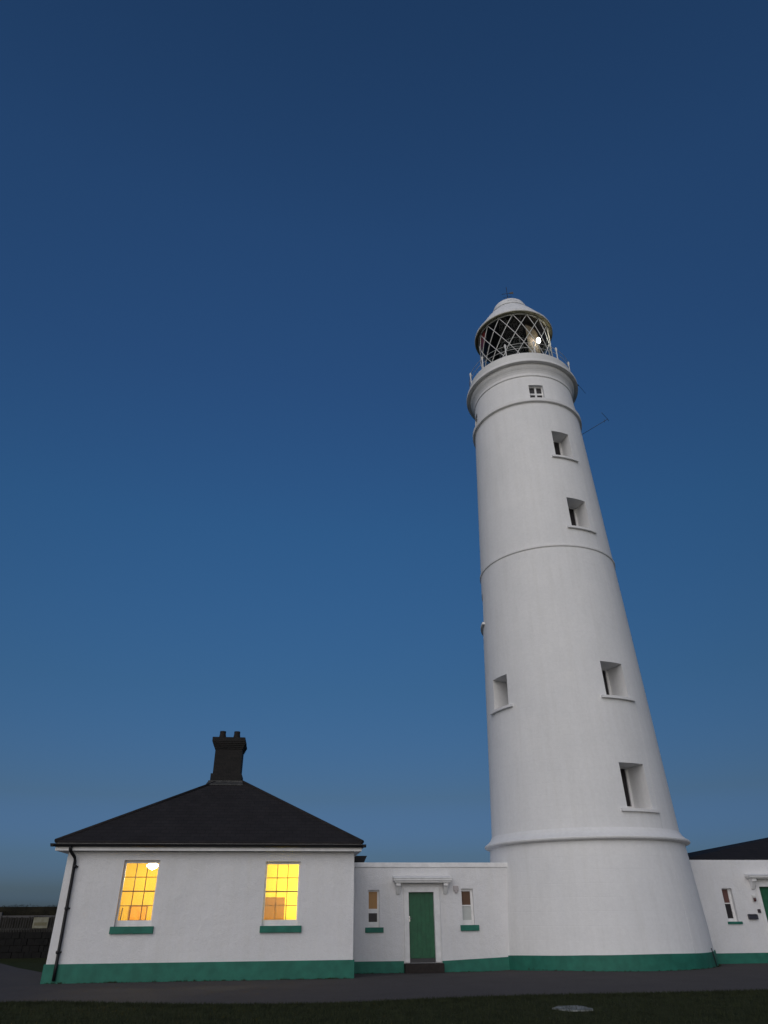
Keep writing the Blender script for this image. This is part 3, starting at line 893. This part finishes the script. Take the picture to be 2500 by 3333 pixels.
# whip aerial on the right, stay rod on the gallery
m = MB()
m.tube([(14.35, 28.05, 23.77), (15.234, 26.534, 23.77)], 0.013, 6)
m.tube([(14.70, 26.06, 23.77), (15.234, 26.534, 23.77), (15.36, 26.674, 23.77)], 0.011, 6)
m.tube([(15.13, 26.70, 23.66), (15.13, 26.70, 23.88)], 0.008, 6)
m.build('aerial', METAL_DARK, LH)
m = MB(); m.tube([(14.62, 27.86, 27.2), (14.72, 27.93, 27.2)], 0.035, 6); m.tube([(14.66, 27.85, 27.2), (15.38, 28.53, 27.2)], 0.010, 6)
m.build('stay_rod', METAL_DARK, LH)

# ------------------------------------------------------------------ annexes
YA = 28.1
def canopy(parent, x0, x1, z0, z1, bx):
    m = MB()
    m.box(x0 + 0.06, x1 - 0.06, YA - 0.30, YA - 0.002, z0, z0 + (z1 - z0) * 0.35)
    m.box(x0 + 0.02, x1 - 0.02, YA - 0.35, YA - 0.001, z0 + (z1 - z0) * 0.35, z0 + (z1 - z0) * 0.8)
    m.hexa([(x0, YA - 0.38, z0 + (z1 - z0) * 0.8), (x1, YA - 0.38, z0 + (z1 - z0) * 0.8), (x1, YA - 0.003, z0 + (z1 - z0) * 0.8), (x0, YA - 0.003, z0 + (z1 - z0) * 0.8)],
           [(x0 + 0.02, YA - 0.33, z1), (x1 - 0.02, YA - 0.33, z1), (x1 - 0.02, YA - 0.003, z1 + 0.05), (x0 + 0.02, YA - 0.003, z1 + 0.05)])
    c = m.build('door_canopy', TRIM, parent); bevel(c, 0.006)
    for bx0 in bx:
        m = MB()
        m.box(bx0, bx0 + 0.17, YA - 0.26, YA - 0.002, z0 - 0.10, z0 - 0.001)
        m.hexa([(bx0 + 0.02, YA - 0.05, z0 - 0.36), (bx0 + 0.15, YA - 0.05, z0 - 0.36), (bx0 + 0.15, YA - 0.002, z0 - 0.36), (bx0 + 0.02, YA - 0.002, z0 - 0.36)],
               [(bx0 + 0.01, YA - 0.21, z0 - 0.101), (bx0 + 0.16, YA - 0.21, z0 - 0.101), (bx0 + 0.16, YA - 0.002, z0 - 0.101), (bx0 + 0.01, YA - 0.002, z0 - 0.101)])
        bevel(m.build('bracket', TRIM, c), 0.012, 2)
    return c

def split_window(parent, x0, x1, z0, z1, yo, zr0, zr1, side, top, bot, up_mat, lo_mat):
    m = MB(); y = YA + yo; d = 0.05
    m.box(x0, x0 + side[0], y, y + d, z0, z1); m.box(x1 - side[1], x1, y, y + d, z0, z1)
    m.box(x0 + side[0], x1 - side[1], y + 0.002, y + d, z1 - top, z1); m.box(x0 + side[0], x1 - side[1], y + 0.002, y + d, z0, z0 + bot)
    m.box(x0 + side[0], x1 - side[1], y + 0.004, y + d, zr0, zr1)
    w_ = m.build('window', TRIM, parent)
    gx0, gx1 = x0 + side[0], x1 - side[1]
    for za, zb, mt in ((z0 + bot, zr0, lo_mat), (zr1, z1 - top, up_mat)):
        p = MB(); p.box(gx0, gx1, y + 0.030, y + 0.044, za, zb); p.build('pane', mt, w_)

AN = thing('annexe', (5.2, 30, 0), 'low flat roofed white annexe joining cottage and tower, green door between two narrow windows', 'annexe')
wL, wR, dr_ = (2.985, 3.385, 1.24, 2.40), (6.41, 6.845, 1.288, 2.43), (4.455, 5.375, 0.17, 2.325)
m = MB()
wall_with_holes(m, X1 + 0.01, 8.9, -0.3, 3.125, YA, 0.3, [wL, wR, dr_])
m.box(X1 + 0.01, 8.9, YA + 0.31, 32.0, -0.3, 3.10)
m.build('wall', WHITE, AN)
m = MB(); m.box(X1 + 0.012, 8.9, YA - 0.035, YA + 0.34, 3.127, 3.285); m.box(X1 + 0.012, 8.9, YA + 0.341, 32.0, 3.105, 3.18)
bevel(m.build('parapet', TRIM, AN), 0.012, 2)
# plinth steps slightly, rising toward the tower
m = MB()
m.hexa([(X1 + 0.05, YA - 0.035, -0.4), (4.24, YA - 0.035, -0.4), (4.24, YA - 0.002, -0.4), (X1 + 0.05, YA - 0.002, -0.4)],
       [(X1 + 0.05, YA - 0.035, 0.24), (4.24, YA - 0.035, 0.235), (4.24, YA - 0.002, 0.235), (X1 + 0.05, YA - 0.002, 0.24)])
m.hexa([(5.60, YA - 0.035, -0.4), (8.6, YA - 0.035, -0.4), (8.6, YA - 0.002, -0.4), (5.60, YA - 0.002, -0.4)],
       [(5.60, YA - 0.035, 0.22), (8.6, YA - 0.035, 0.335), (8.6, YA - 0.002, 0.335), (5.60, YA - 0.002, 0.22)])
m.build('plinth', GREEN, AN)
split_window(AN, *wL, 0.10, 1.675, 1.81, (0.028, 0.065), 0.055, 0.165, REFL_AMBER, PANE_DARK)
split_window(AN, *wR, 0.10, 1.875, 1.915, (0.028, 0.085), 0.080, 0.150, REFL_BROWN, FROSTED)
for a, b2, c, d in ((2.88, 3.53, 1.082, 1.24), (6.31, 6.985, 1.11, 1.288)):
    m = MB(); m.box(a, b2, YA - 0.06, YA + 0.10, c, d); bevel(m.build('window_sill', GREEN, AN), 0.008, 2)
canopy(AN, 3.86, 6.03, 2.62, 2.80, (3.97, 5.72))
m = MB()   # flat architrave with an outer bead
for a, b2 in ((4.30, 4.454), (5.376, 5.565)):
    m.box(a, b2, YA - 0.028, YA - 0.002, 0.185, 2.44)
m.box(4.30, 5.565, YA - 0.030, YA - 0.001, 2.326, 2.50)
m.box(4.275, 4.305, YA - 0.042, YA - 0.001, 0.20, 2.50); m.box(5.562, 5.59, YA - 0.042, YA - 0.001, 0.20, 2.50)
bevel(m.build('architrave', TRIM, AN), 0.006)
def plank_door(parent, x0, x1, z0, z1, y, planks=6):
    m = MB()
    m.box(x0, x1, y + 0.01, y + 0.05, z0, z1)
    wdt = (x1 - x0) / planks
    for k in range(planks):
        m.box(x0 + k * wdt + 0.004, x0 + (k + 1) * wdt - 0.004, y, y + 0.012, z0 + 0.01, z1 - 0.005)
    return m.build('door', GREEN_DOOR, parent)
d = plank_door(AN, 4.455, 5.375, 0.30, 2.325, YA + 0.12)
m = MB(); m.box(4.475, 4.505, YA + 0.112, YA + 0.119, 1.40, 1.58); m.tube([(4.49, YA + 0.11, 1.51), (4.49, YA + 0.07, 1.51), (4.57, YA + 0.065, 1.51)], 0.010, 8)
m.build('handle', STEEL, d)
fc = bpy.data.curves.new('house_number', 'FONT'); fc.body = '2'; fc.size = 0.17; fc.extrude = 0.004; fc.align_x = 'CENTER'
fo = bpy.data.objects.new('tmp', fc); S.collection.objects.link(fo)
bpy.context.view_layer.update()
nm = bpy.data.meshes.new_from_object(fo.evaluated_get(bpy.context.evaluated_depsgraph_get()))
bpy.data.objects.remove(fo)
nm.transform(Matrix.Translation((4.875, YA + 0.113, 1.665)) @ Matrix.Rotation(R(90), 4, 'X'))
nm.materials.clear(); nm.materials.append(plain('number_metal', (0.75, 0.78, 0.75), 0.5))
no = bpy.data.objects.new('door_number', nm); S.collection.objects.link(no); no.parent = d; no.matrix_parent_inverse = AN.matrix_basis.inverted()
m = MB(); m.box(4.456, 5.374, YA + 0.09, YA + 0.29, 0.17, 0.298); m.build('threshold', METAL_DARK, AN)
m = MB(); m.box(4.24, 5.60, YA - 0.34, YA - 0.002, -0.3, 0.168); m.box(4.456, 5.374, YA - 0.001, YA + 0.29, 0.02, 0.166)
bevel(m.build('step', STONE_STEP, AN), 0.02, 2)

m = MB(); m.box(6.115, 6.30, YA - 0.07, YA - 0.002, 2.36, 2.53)
m.tube([(6.21, YA - 0.08, 2.33), (6.21, YA - 0.02, 2.33)], 0.05, 12)
bx_ = m.build('alarm_box', surface('faded_pink_plastic', (0.46, 0.42, 0.42), scale=6, rough=0.5)); bevel(bx_, 0.02, 2)
tag(bx_, 'small pinkish grey alarm box on the wall right of the annexe door canopy', 'alarm box')

RA = thing('annexe', (18, 30, 0), 'white annexe right of the tower, cut off by the right frame edge', 'annexe')
w2, d2 = (16.60, 17.01, 1.318, 2.41), (18.155, 19.10, 0.30, 2.46)
m = MB()
wall_with_holes(m, 14.9, 22.5, -0.3, 3.385, YA, 0.3, [w2, d2])
m.box(14.9, 22.5, YA + 0.31, 33.0, -0.3, 3.36)
m.build('wall', WHITE, RA)
m = MB()
m.box(15.0, 18.06, YA - 0.035, YA - 0.002, -0.3, 0.32); m.box(19.2, 22.5, YA - 0.035, YA - 0.002, -0.3, 0.32)
m.build('plinth', GREEN, RA)
split_window(RA, *w2, 0.13, 1.895, 1.93, (0.012, 0.10), 0.03, 0.10, REFL_MAROON, PANE_DARK)
m = MB(); m.box(16.55, 17.12, YA - 0.06, YA + 0.13, 1.235, 1.317); bevel(m.build('window_sill', GREEN, RA), 0.008, 2)
canopy(RA, 17.66, 19.9, 2.735, 2.85, (17.80, 19.55))
m = MB()
m.box(18.02, 18.154, YA - 0.028, YA - 0.002, 0.3, 2.6); m.box(19.101, 19.24, YA - 0.028, YA - 0.002, 0.3, 2.6); m.box(18.02, 19.24, YA - 0.030, YA - 0.001, 2.461, 2.64)
bevel(m.build('architrave', TRIM, RA), 0.006)
plank_door(RA, 18.155, 19.10, 0.32, 2.46, YA + 0.12)
m = MB(); m.box(17.95, 19.35, YA - 0.34, YA - 0.002, -0.3, 0.28); m.build('step', STONE_STEP, RA)

wlamp = thing('wall_lamp', (17.81, YA - 0.06, 2.08), 'small bulkhead wall lamp with a dark lower half, above the intercom by the right door', 'wall lamp')
m = MB(); m.box(17.765, 17.865, YA - 0.03, YA - 0.002, 1.97, 2.19); m.build('back_plate', METAL_WHITE, wlamp)
m = MB(); m.tube([(17.815, YA - 0.085, 2.08), (17.815, YA - 0.085, 2.17), (17.815, YA - 0.085, 2.20)], 0.05, 14, radii=[0.055, 0.055, 0.03]); m.build('lamp_cap', METAL_WHITE, wlamp)
m = MB(); m.tube([(17.815, YA - 0.085, 1.965), (17.815, YA - 0.085, 1.99), (17.815, YA - 0.085, 2.078)], 0.05, 14, radii=[0.03, 0.048, 0.05])
m.build('lamp_glass', plain('dark_red_glass', (0.07, 0.018, 0.018), 0.2), wlamp)
m = MB(); m.box(17.86, 17.975, YA - 0.05, YA - 0.002, 1.595, 1.715)
ic = m.build('intercom', plain('dark_plastic', (0.030, 0.018, 0.026), 0.4)); bevel(ic, 0.015, 2)
tag(ic, 'small dark square intercom on the wall right beside the far right green door', 'intercom')
m = MB(); m.box(17.41, 17.775, YA - 0.10, YA - 0.002, 1.385, 1.52)
m.hexa([(17.40, YA - 0.115, 1.521), (17.785, YA - 0.115, 1.521), (17.785, YA - 0.002, 1.521), (17.40, YA - 0.002, 1.521)],
       [(17.42, YA - 0.09, 1.545), (17.765, YA - 0.09, 1.545), (17.765, YA - 0.002, 1.56), (17.42, YA - 0.002, 1.56)])
lb = m.build('letterbox', plain('dark_blue_box', (0.035, 0.035, 0.048), 0.4)); bevel(lb, 0.01)
tag(lb, 'wide dark letterbox on the white wall between the narrow window and the right door', 'letterbox')

# slate roofed house behind the right annexe
HB = thing('house', (21, 31, 0), 'dark slate roofed house rising behind the white annexe at the right edge', 'house')
m = MB()
A_ = (15.3, 28.55, 3.40)
m.face([(15.3, 28.55, 3.40), (27.0, 28.55, 3.40), (27.0, 33.5, 4.98), (24.6, 33.5, 4.98)])
m.face([(15.3, 28.55, 3.40), (24.6, 33.5, 4.98), (24.6, 34.0, 4.98), (15.3, 39.5, 3.40)])
m.face([(24.6, 34.0, 4.98), (27.0, 34.0, 4.98), (27.0, 39.5, 3.40), (15.3, 39.5, 3.40)])
m.face([(24.6, 33.5, 4.98), (27.0, 33.5, 4.98), (27.0, 34.0, 4.98), (24.6, 34.0, 4.98)])
m.face([(15.3, 28.55, 3.39), (15.3, 39.5, 3.39), (27.0, 39.5, 3.39), (27.0, 28.55, 3.39)])
m.build('roof', SLATE, HB)
m = MB(); m.box(15.6, 26.8, 33.05, 39.2, 0, 3.38); m.build('wall', WHITE, HB)

# ------------------------------------------------------------------ far left: wall, fence, hedge
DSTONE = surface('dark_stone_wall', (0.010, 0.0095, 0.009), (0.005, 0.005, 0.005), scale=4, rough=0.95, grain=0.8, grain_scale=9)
m = MB()
xx = -34.0
while xx < -9.3:
    wd = random.uniform(0.18, 0.42)
    for row in range(5):
        h0 = -0.3 + row * 0.27
        m.box(xx + (row % 2) * 0.15, xx + wd - 0.015 + (row % 2) * 0.15, 40.0 + random.uniform(-0.03, 0.03), 40.4, h0, h0 + 0.26 + random.uniform(-0.01, 0.008))
    xx += wd
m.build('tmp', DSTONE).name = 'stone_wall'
tag(bpy.data.objects['stone_wall'], 'low dark rubble stone wall at the far left under the paling fence', 'wall')
FEN = surface('weathered_fence', (0.036, 0.034, 0.031), (0.018, 0.017, 0.016), scale=3, rough=0.9)
fn = thing('fence', (-20, 40.2, 1.05), 'dark paling fence along the top of the low stone wall at far left', 'fence')
m = MB()
x = -34.0
while x < -9.4:
    hh = 1.66 + random.uniform(-0.03, 0.03)
    m.box(x, x + 0.075, 40.13, 40.155, 1.0, hh)
    x += 0.115 + random.uniform(-0.01, 0.012)
m.build('palings', FEN, fn)
m = MB(); m.box(-34, -9.4, 40.16, 40.22, 1.12, 1.20); m.box(-34, -9.4, 40.16, 40.22, 1.62, 1.72); m.build('rail', METAL_DARK, fn)
x = -33.5
while x < -9.3:
    m = MB(); m.box(x, x + 0.14, 40.10, 40.26, 0.3, 1.86); m.build('post', METAL_DARK, fn); x += 2.85
sg = thing('sign', (-11.54, 40.05, 1.42), 'small pale yellowish notice board fixed to the fence left of the cottage', 'sign')
m = MB(); m.box(-11.885, -11.195, 40.06, 40.09, 1.19, 1.64); m.build('board', surface('pale_notice', (0.21, 0.21, 0.165), (0.15, 0.145, 0.10), scale=6, rough=0.6), sg)
m = MB(); m.box(-11.82, -11.26, 40.052, 40.058, 1.30, 1.43); m.build('lettering_band', surface('faded_print', (0.11, 0.10, 0.055), (0.14, 0.13, 0.08), scale=14, rough=0.7), sg)

# hedge bank: thousands of small leaf faces over a dark core
m = MB()
def hz(x): return 2.14 + 0.04 * math.sin(x * 0.9) + 0.03 * math.sin(x * 2.3 + 1)
for i in range(30000):
    x = random.uniform(-36, -8.8); z = random.uniform(0.9, 1.0) if False else random.uniform(0.8, hz(x)); y = 41.6 + random.gauss(0, 0.16) + (0.25 if z > 1.9 else 0)
    s_ = random.uniform(0.015, 0.035)
    v1 = Vector((random.gauss(0, 1), random.gauss(0, 1), random.gauss(0, 1))).normalized() * s_
    v2 = v1.orthogonal().normalized() * s_ * 0.6
    c = Vector((x, y, z + random.gauss(0, 0.02)))
    m.face([c - v1, c + v2, c + v1, c - v2])
m.box(-36, -8.8, 41.62, 43.6, -0.3, 2.10)
hd = m.build('hedge', surface('hedge_leaves', (0.026, 0.024, 0.016), (0.012, 0.012, 0.009), scale=2, rough=0.9, spec=0.1))
tag(hd, 'long clipped dark hedge rising behind the fence at far left', 'hedge')
